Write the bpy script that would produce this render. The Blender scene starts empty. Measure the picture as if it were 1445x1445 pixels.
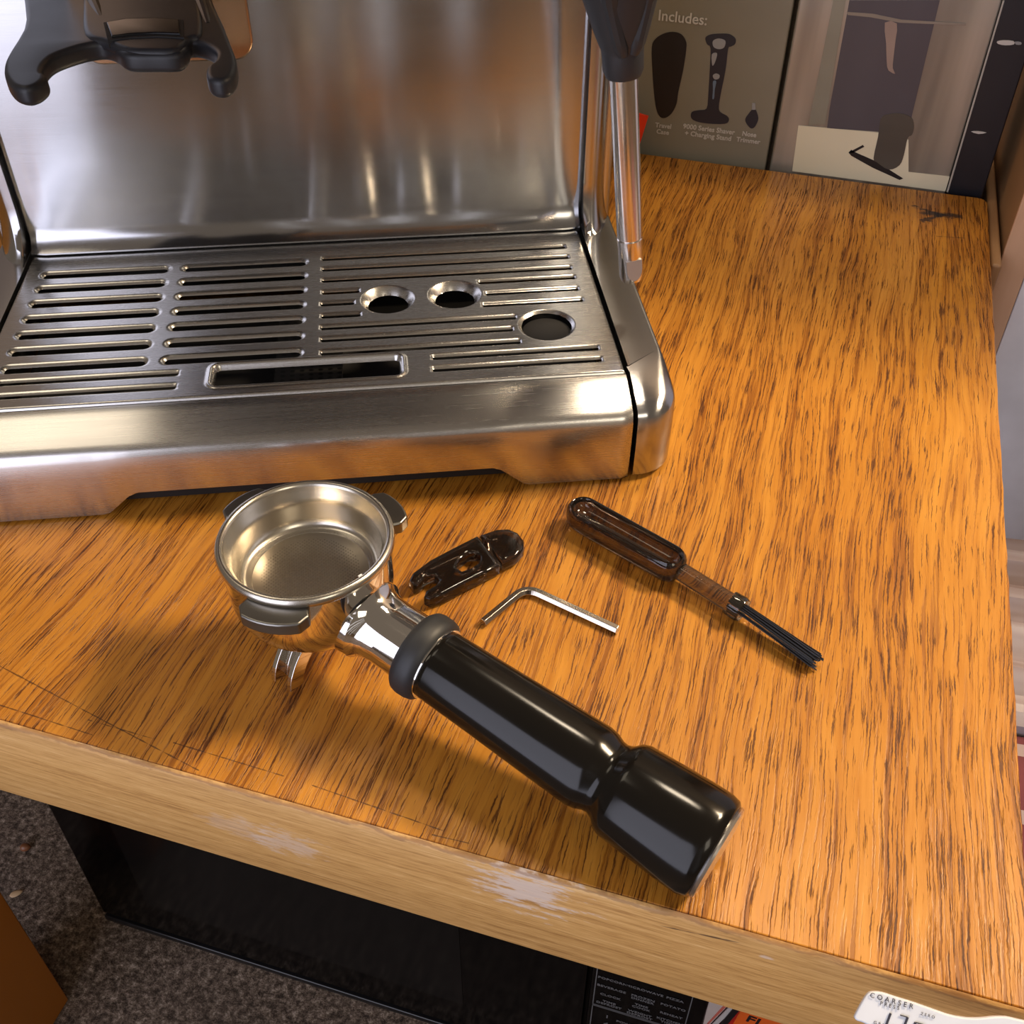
import bpy, bmesh, math, random
import numpy as np
from mathutils import Vector, Matrix
random.seed(7)
C = bpy.context.scene.collection
PI = math.pi

# ------------------------------------------------------------------ camera
CX, F, PIT, ROL = 722.5, 1502.2, math.radians(42.19279), math.radians(0.43777)
YD, YM, CH = math.radians(-16.685346), math.radians(6.81251), 0.30
def _basis():
    fw = np.array([0, math.cos(PIT), -math.sin(PIT)]); r = np.array([1., 0, 0]); u = np.cross(r, fw)
    r2 = r*math.cos(ROL)+u*math.sin(ROL); u2 = np.cross(r2, fw)
    a = -YD; Rz = np.array([[math.cos(a), -math.sin(a), 0], [math.sin(a), math.cos(a), 0], [0, 0, 1]])
    return Rz@r2, Rz@u2, Rz@fw
cr, cu, cf = _basis()
cam = bpy.data.cameras.new('camera'); cam.sensor_width = 36; cam.lens = F/1445*36; cam.clip_start = .01
cam_o = bpy.data.objects.new('camera', cam); C.objects.link(cam_o)
cam_o.matrix_world = Matrix([[cr[0], cu[0], -cf[0], 0], [cr[1], cu[1], -cf[1], 0], [cr[2], cu[2], -cf[2], CH], [0, 0, 0, 1]])
bpy.context.scene.camera = cam_o
sc = bpy.context.scene
sc.view_settings.view_transform = 'Standard'; sc.view_settings.look = 'None'
sc.view_settings.gamma = 1; sc.view_settings.use_curve_mapping = False
sc.view_settings.exposure = 0.2

# ------------------------------------------------------------------ world and lights
w = bpy.data.worlds.new('room_light'); sc.world = w; w.use_nodes = True
bg = w.node_tree.nodes['Background']; bg.inputs[0].default_value = (1.0, .80, .62, 1); bg.inputs[1].default_value = .15
def area(name, loc, target, sx, sy, power, col, spread=PI):
    l = bpy.data.lights.new(name, 'AREA'); l.shape = 'RECTANGLE'; l.size = sx; l.size_y = sy
    l.energy = power; l.color = col; l.spread = spread
    o = bpy.data.objects.new(name, l); C.objects.link(o); o.location = loc
    o.rotation_euler = (Vector(target)-Vector(loc)).to_track_quat('-Z', 'Y').to_euler(); return o
area('ceiling_lamp', (1.05, 1.12, 1.50), (0, .3, 0), .50, .30, 49, (1.0, .78, .52))
area('ceiling_lamp', (.05, .92, 1.65), (0, .3, 0), .34, .20, 8, (1.0, .82, .60))
area('ceiling_lamp', (-.95, .42, 1.70), (-.1, .3, 0), .70, .50, 2.8, (1.0, .86, .66))
area('wall_lamp', (1.35, -1.20, 1.40), (0, .3, 0),   .60, .90, 6, (1.0, .88, .70))
area('window_light', (-.68, -1.20, .42), (-.52, .4, .35), 1.25, 1.75, 18, (.82, .83, 1.0))
for gx_, gw_, ge_ in ((.27, .012, .06), (.40, .010, .07), (.52, .016, .16), (.70, .03, .16)):
    area('added_streak_light', (gx_, -1.20, .42), (gx_, .4, .42), gw_, 1.75, ge_, (.86, .86, .92))  # invented thin lamps, added to streak the reflection in the steel back panel

# ------------------------------------------------------------------ pixel rays to real places
def ray(x, y): return cr*(x-CX)/F-cu*(y-CX)/F+cf
def P(x, y, z=0.):
    d = ray(x, y); return np.array([0, 0, CH])+(z-CH)/d[2]*d
def PY(x, y, yy):
    d = ray(x, y); return np.array([0, 0, CH])+yy/d[1]*d
def PX(x, y, xx):
    d = ray(x, y); return np.array([0, 0, CH])+xx/d[0]*d

# ------------------------------------------------------------------ helpers
def tag(o, label=None, cat=None, group=None, kind=None):
    if label: o['label'] = label
    if cat: o['category'] = cat
    if group: o['group'] = group
    if kind: o['kind'] = kind
    return o
def thing(name, label, cat, loc=(0, 0, 0), rz=0, group=None):
    o = bpy.data.objects.new(name, None); C.objects.link(o); o.empty_display_size = .02
    o.location = loc; o.rotation_euler = (0, 0, rz); return tag(o, label, cat, group)
def mesh_obj(name, me, mat, parent=None, smooth=True, bevel=0, seg=2, sub=0, angle=35):
    me.materials.clear(); me.materials.append(mat)
    o = bpy.data.objects.new(name, me); C.objects.link(o); o.parent = parent
    if smooth:
        for p in me.polygons: p.use_smooth = True
        if hasattr(me, 'set_sharp_from_angle') and not bevel: me.set_sharp_from_angle(angle=math.radians(angle))
    if bevel:
        b = o.modifiers.new('b', 'BEVEL'); b.width = bevel; b.segments = seg; b.limit_method = 'ANGLE'; b.angle_limit = math.radians(30)
        b.harden_normals = True
    if sub:
        s = o.modifiers.new('s', 'SUBSURF'); s.levels = sub; s.render_levels = sub
    return o
def pydata(vs, fs):
    me = bpy.data.meshes.new('m'); me.from_pydata([tuple(map(float, v)) for v in vs], [], fs); me.update()
    bm = bmesh.new(); bm.from_mesh(me); bmesh.ops.recalc_face_normals(bm, faces=bm.faces); bm.to_mesh(me); bm.free(); return me
def box(x0, x1, y0, y1, z0, z1):
    v = [(x, y, z) for x in (x0, x1) for y in (y0, y1) for z in (z0, z1)]
    return pydata(v, [(0, 1, 3, 2), (4, 6, 7, 5), (0, 4, 5, 1), (2, 3, 7, 6), (0, 2, 6, 4), (1, 5, 7, 3)])
def prism(pts, z0, z1):
    n = len(pts); v = [(p[0], p[1], z0) for p in pts]+[(p[0], p[1], z1) for p in pts]
    return pydata(v, [tuple(range(n)), tuple(range(n, 2*n))]+[(i, (i+1) % n, n+(i+1) % n, n+i) for i in range(n)])
def loft(rings, closed=True, caps=True):
    n = len(rings[0]); v = [p for r in rings for p in r]; f = []
    for k in range(len(rings)-1):
        for i in range(n if closed else n-1):
            j = (i+1) % n; f.append((k*n+i, k*n+j, (k+1)*n+j, (k+1)*n+i))
    if caps and closed: f += [tuple(range(n)), tuple(range((len(rings)-1)*n, len(rings)*n))]
    return pydata(v, f)
def smooth_path(pts, n=8):
    """catmull-rom through the points"""
    pts = [np.array(p, float) for p in pts]; q = [2*pts[0]-pts[1]]+pts+[2*pts[-1]-pts[-2]]; out = []
    for i in range(1, len(q)-2):
        for k in range(n):
            t = k/n; a, b, c, d = q[i-1:i+3]
            out.append(.5*((2*b)+(-a+c)*t+(2*a-5*b+4*c-d)*t*t+(-a+3*b-3*c+d)*t**3))
    out.append(pts[-1]); return out
def closed_smooth(pts, n=5):
    pts = [np.array(p, float) for p in pts]; m = len(pts); out = []
    for i in range(m):
        a, b, c, d = pts[i-1], pts[i], pts[(i+1) % m], pts[(i+2) % m]
        for k in range(n):
            t = k/n; out.append(.5*((2*b)+(-a+c)*t+(2*a-5*b+4*c-d)*t*t+(-a+3*b-3*c+d)*t**3))
    return out
def frames(path):
    path = [np.array(p, float) for p in path]; T = []
    for i in range(len(path)):
        a = path[max(i-1, 0)]; b = path[min(i+1, len(path)-1)]; d = b-a; T.append(d/np.linalg.norm(d))
    up = np.array([0, 0, 1.]) if abs(T[0][2]) < .9 else np.array([1., 0, 0])
    N = up-T[0]*(up@T[0]); N /= np.linalg.norm(N); Ns = [N]
    for i in range(1, len(path)):
        N = N-T[i]*(N@T[i]); N /= np.linalg.norm(N); Ns.append(N)
    return T, Ns
def sweep(path, rad, n=16, phase=0, sec=None):
    """rad: number or list per point; sec: own section as [(side, up)]"""
    T, Ns = frames(path); rings = []
    for i, p in enumerate(path):
        r = rad[i] if hasattr(rad, '__len__') else rad; B = np.cross(T[i], Ns[i])
        if sec: rings.append([np.array(p)+B*a*r+Ns[i]*b*r for a, b in sec])
        else: rings.append([np.array(p)+r*(math.cos(phase+2*PI*k/n)*B+math.sin(phase+2*PI*k/n)*Ns[i]) for k in range(n)])
    return loft(rings)
def lathe_axis(a, b, prof, n=48):
    """prof: (s,r) with s in metres along a->b"""
    a, b = np.array(a, float), np.array(b, float); d = (b-a)/np.linalg.norm(b-a)
    up = np.array([0, 0, 1.]) if abs(d[2]) < .9 else np.array([1., 0, 0]); N = up-d*(up@d); N /= np.linalg.norm(N); B = np.cross(d, N)
    return loft([[a+d*s+max(r, 1e-5)*(math.cos(2*PI*k/n)*B+math.sin(2*PI*k/n)*N) for k in range(n)] for s, r in prof])
def lathe(prof, n=64): return loft([[(max(r, 1e-5)*math.cos(2*PI*k/n), max(r, 1e-5)*math.sin(2*PI*k/n), z) for k in range(n)] for r, z in prof], caps=False)
def curve_mesh(loops, z0, z1, bev=0, res=3):
    """2D outline with holes, extruded and rounded"""
    cd = bpy.data.curves.new('c', 'CURVE'); cd.dimensions = '2D'; cd.fill_mode = 'BOTH'
    for lp in loops:
        s = cd.splines.new('POLY'); s.points.add(len(lp)-1); s.use_cyclic_u = True
        for i, p in enumerate(lp): s.points[i].co = (p[0], p[1], 0, 1)
    cd.extrude = (z1-z0)/2-bev; cd.bevel_depth = bev; cd.bevel_resolution = res; cd.offset = -bev
    o = bpy.data.objects.new('c', cd); C.objects.link(o)
    me = bpy.data.meshes.new_from_object(o.evaluated_get(bpy.context.evaluated_depsgraph_get()))
    me.transform(Matrix.Translation((0, 0, (z0+z1)/2))); bpy.data.objects.remove(o); bpy.data.curves.remove(cd)
    bm = bmesh.new(); bm.from_mesh(me); bmesh.ops.remove_doubles(bm, verts=bm.verts, dist=1e-6); bm.to_mesh(me); bm.free()
    return me
def text_mesh(s, size, ox, ex, ey, align='LEFT', depth=.00008, shear=0, bold=0, spacing=1):
    """flat printed letters: ox origin, ex reading direction, ey up"""
    cd = bpy.data.curves.new('t', 'FONT'); cd.body = s; cd.size = size; cd.align_x = align; cd.extrude = depth; cd.shear = shear; cd.offset = bold; cd.space_character = spacing
    cd.resolution_u = 3
    o = bpy.data.objects.new('t', cd); C.objects.link(o)
    me = bpy.data.meshes.new_from_object(o.evaluated_get(bpy.context.evaluated_depsgraph_get()))
    bpy.data.objects.remove(o); bpy.data.curves.remove(cd)
    ex = Vector(ex).normalized(); ey = Vector(ey); ey = (ey-ex*ey.dot(ex)).normalized(); ez = ex.cross(ey)
    me.transform(Matrix([[ex.x, ey.x, ez.x, ox[0]], [ex.y, ey.y, ez.y, ox[1]], [ex.z, ey.z, ez.z, ox[2]], [0, 0, 0, 1]]))
    return me

# ------------------------------------------------------------------ materials
class M:
    def __init__(s, name, col=(.5, .5, .5), rough=.5, metal=0, **k):
        s.m = bpy.data.materials.new(name); s.m.use_nodes = True; s.nt = s.m.node_tree; s.N = s.nt.nodes; s.L = s.nt.links
        s.b = s.N['Principled BSDF']; s.b.inputs['Base Color'].default_value = (*col, 1); s.b.inputs['Roughness'].default_value = rough
        s.b.inputs['Metallic'].default_value = metal
        for a, v in k.items(): s.b.inputs[a.replace('_', ' ')].default_value = v
    def node(s, t, **k):
        n = s.N.new(t)
        for a, v in k.items(): setattr(n, a, v)
        return n
    def put(s, sock, v):
        if hasattr(v, 'is_linked') or isinstance(v, bpy.types.NodeSocket): s.L.new(v, sock)
        else: sock.default_value = v
    def math(s, op, a, b=0., c=0., clamp=False):
        n = s.node('ShaderNodeMath', operation=op, use_clamp=clamp)
        for i, v in enumerate((a, b, c)): s.put(n.inputs[i], v)
        return n.outputs[0]
    def coord(s, scale=(1, 1, 1), rot=(0, 0, 0), loc=(0, 0, 0), vec=None):
        if vec is None: vec = s.node('ShaderNodeTexCoord').outputs['Object']
        n = s.node('ShaderNodeMapping'); n.inputs['Scale'].default_value = scale; n.inputs['Rotation'].default_value = rot; n.inputs['Location'].default_value = loc
        s.L.new(vec, n.inputs[0]); return n.outputs[0]
    def noise(s, vec, scale=1, detail=2, rough=.5, dist=0, col=False):
        n = s.node('ShaderNodeTexNoise'); s.L.new(vec, n.inputs['Vector']); n.inputs['Scale'].default_value = scale
        n.inputs['Detail'].default_value = detail; n.inputs['Roughness'].default_value = rough; n.inputs['Distortion'].default_value = dist
        return n.outputs['Color' if col else 'Fac']
    def ramp(s, fac, stops):
        n = s.node('ShaderNodeValToRGB'); e = n.color_ramp.elements
        while len(e) < len(stops): e.new(.5)
        for i, (p, c) in enumerate(stops):
            e[i].position = p; e[i].color = (*c, 1) if hasattr(c, '__len__') else (c, c, c, 1)
        s.L.new(fac, n.inputs[0]); return n.outputs[0]
    def mix(s, fac, a, b, mode='MIX'):
        n = s.node('ShaderNodeMix', data_type='RGBA', blend_type=mode); s.put(n.inputs[0], fac)
        for i, v in ((6, a), (7, b)): s.put(n.inputs[i], (*v, 1) if isinstance(v, tuple) else v)
        return n.outputs[2]
    def step(s, v, a, b):
        n = s.node('ShaderNodeMapRange', interpolation_type='SMOOTHSTEP'); s.put(n.inputs[0], v)
        n.inputs[1].default_value = a; n.inputs[2].default_value = b; return n.outputs[0]
    def bump(s, h, strength=.3, dist=.001, normal=None):
        n = s.node('ShaderNodeBump'); n.inputs['Strength'].default_value = strength; n.inputs['Distance'].default_value = dist
        s.L.new(h, n.inputs['Height']); s.L.new(n.outputs[0], s.b.inputs['Normal']); return n
    def base(s, v): s.L.new(v, s.b.inputs['Base Color'])
    def segd(s, xyz, a, b):
        """distance in the xy plane to the segment a-b"""
        n = s.node('ShaderNodeSeparateXYZ'); s.L.new(xyz, n.inputs[0]); x, y = n.outputs[0], n.outputs[1]
        dx, dy = b[0]-a[0], b[1]-a[1]; L2 = dx*dx+dy*dy
        px, py = s.math('SUBTRACT', x, a[0]), s.math('SUBTRACT', y, a[1])
        t = s.math('ADD', s.math('MULTIPLY', px, dx/L2), s.math('MULTIPLY', py, dy/L2), clamp=True)
        ex, ey = s.math('SUBTRACT', px, s.math('MULTIPLY', t, dx)), s.math('SUBTRACT', py, s.math('MULTIPLY', t, dy))
        return s.math('SQRT', s.math('ADD', s.math('MULTIPLY', ex, ex), s.math('MULTIPLY', ey, ey)))

def brushed(name, col, rough, streak=.25, aniso=.75):
    m = M(name, col, rough, 1)
    v = m.coord((25, 2500, 2500)); n = m.noise(v, 1, 3, .6)
    big = m.noise(m.coord((12, 14, 14)), 1, 4, .6)
    m.put(m.b.inputs['Roughness'], m.math('ADD', m.math('MULTIPLY', n, .10), m.math('ADD', m.math('MULTIPLY', big, .10), rough-.10)))
    m.bump(n, streak, .00006)
    m.b.inputs['Anisotropic'].default_value = aniso; m.b.inputs['Anisotropic Rotation'].default_value = .25
    t = m.node('ShaderNodeVectorTransform', vector_type='VECTOR', convert_from='OBJECT', convert_to='WORLD')
    t.inputs[0].default_value = (1, 0, 0); m.L.new(t.outputs[0], m.b.inputs['Tangent'])
    m.base(m.mix(m.step(big, .35, .7), tuple(c*.93 for c in col), col)); return m.m
STEEL = brushed('brushed_steel', (.52, .52, .53), .16, .09, .97)
STEEL_F = brushed('brushed_steel_front', (.62, .60, .575), .27, .05, .7)
def tray_mat():
    m = M('satin_pressed_steel', (.60, .585, .56), .26, 1); n = m.noise(m.coord((30, 1800, 900)), 1, 3, .6)
    m.put(m.b.inputs['Roughness'], m.math('ADD', m.math('MULTIPLY', n, .12), .20)); m.bump(n, .1, .00005); return m.m
TRAY = tray_mat()
def chrome_mat(name, col, r):
    m = M(name, col, r, 1); n = m.noise(m.coord((60, 60, 60)), 1, 4, .6); m.put(m.b.inputs['Roughness'], m.math('MULTIPLY_ADD', n, .07, r)); return m.m
CHROME = chrome_mat('polished_chrome', (.80, .77, .73), .03)
SATIN = M('satin_steel', (.60, .56, .49), .26, 1).m
DULL = chrome_mat('dull_zinc', (.24, .23, .21), .28)
TIPM = M('matt_tip_steel', (.42, .38, .35), .45, .4).m
WAND = chrome_mat('wand_steel', (.80, .75, .70), .14)
def basket_floor():
    m = M('perforated_steel', (.52, .47, .40), .33, 1); sp = m.node('ShaderNodeSeparateXYZ'); m.L.new(m.coord((1, 1, 1)), sp.inputs[0])
    k = 1/.0011
    fx = m.math('SUBTRACT', m.math('FRACT', m.math('MULTIPLY', m.math('ADD', sp.outputs[0], 1), k)), .5)
    fy = m.math('SUBTRACT', m.math('FRACT', m.math('MULTIPLY', m.math('ADD', sp.outputs[1], 1), k)), .5)
    d = m.math('SQRT', m.math('ADD', m.math('MULTIPLY', fx, fx), m.math('MULTIPLY', fy, fy)))
    rr = m.math('SQRT', m.math('ADD', m.math('MULTIPLY', sp.outputs[0], sp.outputs[0]), m.math('MULTIPLY', sp.outputs[1], sp.outputs[1])))
    dot = m.math('MULTIPLY', m.math('SUBTRACT', 1, m.step(d, .14, .24)), m.math('SUBTRACT', 1, m.step(rr, .0165, .0168)))
    m.base(m.mix(dot, (.52, .47, .40), (.12, .09, .06))); m.put(m.b.inputs['Roughness'], m.math('MULTIPLY_ADD', dot, .4, .30)); return m.m
BFLOOR = basket_floor()
def plastic(name, col, rough, grain=0, scale=1500, **k):
    m = M(name, col, rough, 0, **k); n = m.noise(m.coord((scale,)*3), 1, 2)
    g = m.noise(m.coord((40, 40, 40)), 1, 3)
    m.base(m.mix(g, tuple(c*.85 for c in col), tuple(c*1.12 for c in col)))
    if grain: m.bump(n, grain, .00005)
    m.put(m.b.inputs['Roughness'], m.math('MULTIPLY_ADD', g, .1, rough-.05)); return m.m
RUBBER = plastic('black_rubber', (.018, .019, .022), .50, .2)
GREYPL = plastic('charcoal_plastic', (.012, .013, .017), .48, .15)
GLOSS = plastic('gloss_black', (.006, .005, .004), .15, Specular_IOR_Level=.33)
BLACK = plastic('black_plastic', (.008, .008, .009), .30)
DARK = plastic('dark_cavity', (.006, .005, .005), .7)
NYLON = plastic('black_nylon', (.008, .007, .007), .3)
def smoke_mat(name, col, r):
    m = M(name, col, r, 0, IOR=1.5); m.b.inputs['Transmission Weight'].default_value = .93
    n = m.noise(m.coord((300, 300, 300)), 1, 2); m.bump(n, .02, .0001)
    m.base(m.mix(n, tuple(c*.9 for c in col), tuple(c*1.1 for c in col))); return m.m
SMOKE = smoke_mat('smoked_clear_plastic', (.105, .08, .066), .05)
SMOKE_L = smoke_mat('pale_smoked_plastic', (.26, .22, .17), .06)
def oak_top():
    m = M('varnished_oak', rough=.32); oc = m.node('ShaderNodeTexCoord').outputs['Object']
    big = m.noise(m.coord((9, 3.2, 1)), 1, 3, .5, col=True); sm = m.noise(m.coord((70, 18, 1)), 1, 2, .5, col=True)
    v = m.node('ShaderNodeVectorMath', operation='MULTIPLY_ADD'); m.L.new(big, v.inputs[0]); v.inputs[1].default_value = (.030, .0, 0); m.L.new(oc, v.inputs[2])
    v2 = m.node('ShaderNodeVectorMath', operation='MULTIPLY_ADD'); m.L.new(sm, v2.inputs[0]); v2.inputs[1].default_value = (.0028, 0, 0); m.L.new(v.outputs[0], v2.inputs[2])
    jg = m.noise(m.coord((500, 330, 1)), 1, 2, .6, col=True); v3 = m.node('ShaderNodeVectorMath', operation='MULTIPLY_ADD'); m.L.new(jg, v3.inputs[0]); v3.inputs[1].default_value = (.0007, 0, 0); m.L.new(v2.outputs[0], v3.inputs[2])
    wv = v3.outputs[0]
    bands = m.noise(m.coord((95, 4, 1), vec=wv), 1, 3, .6)            # early and late wood
    fine = m.noise(m.coord((420, 20, 1), vec=wv), 1, 3, .65)
    pore = m.noise(m.coord((1450, 42, 1), vec=wv), 1, 4, .62)
    pore2 = m.noise(m.coord((680, 11, 1), vec=wv, loc=(3, 8, 0)), 1, 3, .65)
    tone = m.noise(m.coord((5, 4, 1)), 1, 2, .5)
    base = m.ramp(m.math('ADD', m.math('MULTIPLY', bands, .55), m.math('MULTIPLY', fine, .45)),
                  [(.33, (.36, .130, .016)), (.48, (.50, .205, .026)), (.62, (.60, .268, .038)), (.75, (.67, .32, .050))])
    base = m.mix(m.math('MULTIPLY', m.step(tone, .4, .7), .30), base, (.48, .17, .016))
    th = m.math('MULTIPLY', m.step(bands, .60, .42), .055)
    p1 = m.step(m.math('ADD', pore, th), .582, .635); p2 = m.step(m.math('ADD', pore2, th), .54, .64)
    colr = m.mix(p2, base, (.62, .54, .46), 'MULTIPLY')
    colr = m.mix(p1, colr, (.27, .21, .18), 'MULTIPLY')
    pm = m.math('MAXIMUM', m.math('MULTIPLY', p1, .8), m.math('MULTIPLY', p2, .4))
    # scratches, scorch mark and the odd speck
    for a, b, wd in SCR:
        jit = m.math('MULTIPLY', m.math('SUBTRACT', m.noise(m.coord((300, 300, 1)), 1, 2), .5), .0009)
        d = m.math('ADD', m.segd(oc, a, b), jit); colr = m.mix(m.math('MULTIPLY', m.math('SUBTRACT', 1, m.step(d, wd*.5, wd*1.3)), .75), colr, (.05, .018, .008))
    for a, b, wd in BURN:
        jit = m.math('MULTIPLY', m.math('SUBTRACT', m.noise(m.coord((70, 180, 1), loc=(a[0]*90, 0, 0)), 1, 4, .7), .5), .014)
        d = m.math('ADD', m.segd(oc, a, b), jit); colr = m.mix(m.math('MULTIPLY', m.math('SUBTRACT', 1, m.step(d, wd*.2, wd)), .85), colr, (.018, .014, .014))
    m.base(colr)
    m.put(m.b.inputs['Roughness'], m.math('MULTIPLY_ADD', pm, .25, m.math('MULTIPLY_ADD', fine, .12, .24)))
    m.b.inputs['Specular IOR Level'].default_value = .30
    h = m.math('SUBTRACT', m.math('MULTIPLY', fine, .25), pm); m.bump(h, .45, .0004); return m.m
def q2(x, y): return tuple(P(x, y)[:2])
SCR = [(q2(0, 940), q2(280, 1087), .00022), (q2(0, 995), q2(130, 1037), .0002), (q2(125, 1016), q2(218, 1043), .00016),
       (q2(245, 1048), q2(400, 1095), .0002), (q2(440, 1108), q2(625, 1172), .0002), (q2(610, 1178), q2(662, 1190), .0002), (q2(1320, 333), q2(1360, 336), .0003)]
BURN = [(q2(1306, 301), q2(1352, 305), .0046), (q2(1292, 291), q2(1322, 301), .0026), (q2(1302, 311), q2(1330, 303), .0026)]
OAK = oak_top()
def edge_oak():
    m = M('raw_oak_edging', rough=.55); oc = m.node('ShaderNodeTexCoord').outputs['Object']
    a = m.noise(m.coord((7, 1, 420)), 1, 4, .6, dist=.3); b = m.noise(m.coord((28, 1, 1100)), 1, 3, .6)
    b2 = m.noise(m.coord((110, 1, 1500)), 1, 3, .7)
    a = m.math('ADD', a, m.math('MULTIPLY', m.math('SUBTRACT', b2, .5), .9))
    col = m.ramp(m.math('ADD', m.math('MULTIPLY', a, .6), m.math('MULTIPLY', b, .4)), [(.33, (.42, .21, .058)), (.47, (.60, .33, .102)), (.60, (.69, .40, .137)), (.75, (.82, .54, .24))])
    sp = m.node('ShaderNodeSeparateXYZ'); m.L.new(oc, sp.inputs[0]); x, z = sp.outputs[0], sp.outputs[2]
    def spot(cx, cz, rx, rz):
        u = m.math('DIVIDE', m.math('SUBTRACT', x, cx), rx); v = m.math('DIVIDE', m.math('SUBTRACT', z, cz), rz)
        return m.math('SUBTRACT', 1, m.math('SQRT', m.math('ADD', m.math('MULTIPLY', u, u), m.math('MULTIPLY', v, v))))
    sc_ = m.noise(m.coord((90, 1, 420)), 1, 4, .7)
    for px, py, rx, rz, amt in ((740, 1255, .026, .021, .75), (405, 1190, .022, .014, .40), (330, 1165, .02, .012, .22), (1080, 1350, .004, .002, .5)):
        c = PY(px, py, .1609)
        k = m.math('ADD', spot(c[0], c[2], rx, rz), m.math('MULTIPLY', m.math('SUBTRACT', sc_, .5), 2.6))
        col = m.mix(m.math('MULTIPLY', m.step(k, .35, .75), amt), col, (.72, .62, .56))
    for px, py, rx, rz in ((112, 1050, .006, .003),):
        c = PY(px, py, .1609); k = m.math('ADD', spot(c[0], c[2], rx, rz), m.math('MULTIPLY', m.math('SUBTRACT', sc_, .5), 1.2))
        col = m.mix(m.step(k, .1, .4), col, (.75, .52, .26))
    # dark worn line just under the top arris, and one crack
    ln = m.math('SUBTRACT', 1, m.step(m.math('ABSOLUTE', m.math('ADD', m.math('ADD', z, .0006), m.math('MULTIPLY', m.math('SUBTRACT', sc_, .5), .003))), .0002, .0008))
    col = m.mix(m.math('MULTIPLY', ln, .55), col, (.22, .09, .03))
    c1 = PY(912, 1302, .1609); c2 = PY(1055, 1333, .1609); k = (c2[2]-c1[2])/(c2[0]-c1[0])
    d = m.math('ABSOLUTE', m.math('SUBTRACT', m.math('SUBTRACT', z, c1[2]), m.math('MULTIPLY', m.math('SUBTRACT', x, c1[0]), k)))
    d = m.math('ADD', d, m.math('MULTIPLY', m.math('SUBTRACT', m.noise(m.coord((150, 1, 60)), 1, 2), .5), .0016))
    inx = m.math('MULTIPLY', m.step(x, c1[0], c1[0]+.004), m.math('SUBTRACT', 1, m.step(x, c2[0]-.006, c2[0])))
    col = m.mix(m.math('MULTIPLY', m.math('MULTIPLY', m.math('SUBTRACT', 1, m.step(d, .0001, .0005)), inx), .85), col, (.06, .025, .012))
    m.base(col); m.bump(b2, .3, .0004); return m.m
EDGE = edge_oak()
def plain_wood(name, c1, c2, sc, rough=.45, st=.3):
    m = M(name, rough=rough); a = m.noise(m.coord(sc), 1, 4, .6, dist=.4); m.base(m.ramp(a, [(.3, c1), (.7, c2)])); m.bump(a, st, .0003); return m.m
REDWOOD = plain_wood('orange_stained_wood', (.34, .105, .008), (.46, .155, .014), (6, 6, 2), .4, .1)
CABWOOD = plain_wood('brown_cabinet_wood', (.30, .155, .065), (.42, .235, .11), (60, 3, 3))
PALEWOOD = plain_wood('pale_pine', (.56, .33, .20), (.68, .43, .28), (40, 3, 3))
def pine_knot():
    m = M('knotty_pine', rough=.5); a = m.noise(m.coord((6, 1, 90)), 1, 3, .5, dist=.5)
    col = m.ramp(a, [(.3, (.50, .30, .14)), (.7, (.63, .41, .21))]); return m, col
WHITE = plastic('white_laminate', (.80, .79, .84), .35)
def carpet_mat():
    m = M('dark_loop_carpet', rough=.95); n = m.noise(m.coord((170, 170, 170)), 1, 5, .85); b = m.noise(m.coord((18, 18, 18)), 1, 3)
    v = m.node('ShaderNodeTexVoronoi'); v.inputs['Scale'].default_value = 300; m.L.new(m.coord(), v.inputs['Vector'])
    c = m.ramp(n, [(.40, (.03, .018, .011)), (.5, (.21, .15, .105)), (.57, (.42, .32, .24)), (.66, (.85, .70, .56))])
    m.base(m.mix(m.math('MULTIPLY', b, .5), c, (.10, .07, .05))); m.bump(n, 1, .004); return m.m
CARPET = carpet_mat()
def flat(name, col, rough=.5, metal=0, **k): return plastic(name, col, rough, **k) if not metal else M(name, col, rough, metal).m

# ------------------------------------------------------------------ the room around the desk
FZ = -.50
fl = mesh_obj('floor', box(-2.5, 2.5, -2.5, 2.5, FZ-.03, FZ), CARPET, smooth=False); fl['kind'] = 'structure'
WALL = plastic('beige_wall_paint', (.40, .33, .27), .8)
wb = mesh_obj('wall_back', box(-2.5, 2.5, 1.25, 1.30, FZ, 1.9), WALL, smooth=False); wb['kind'] = 'structure'

# ------------------------------------------------------------------ desk
DY0, DY1, DX0, DX1, EDGE_T = .1629, .684, -.90, .1033, .048
desk = thing('wooden_desk', 'varnished orange oak desk with a raw pale front edge under the espresso machine', 'desk', (0, 0, 0))
def desk_outline():
    pts = [(DX0, DY0), (DX1-.0015, DY0)]
    n = 60
    for i in range(n+1):
        y = DY0+.002+(DY1-DY0-.010)*i/n; pts.append((DX1+random.uniform(-.00035, .0002), y))
    for k in range(5): a = k*PI/8; pts.append((DX1-.006+.006*math.cos(a), DY1-.006+.006*math.sin(a)))
    pts.append((DX0, DY1)); return pts
mesh_obj('desktop', prism(desk_outline(), -.030, 0), OAK, desk, bevel=.0006)
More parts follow.
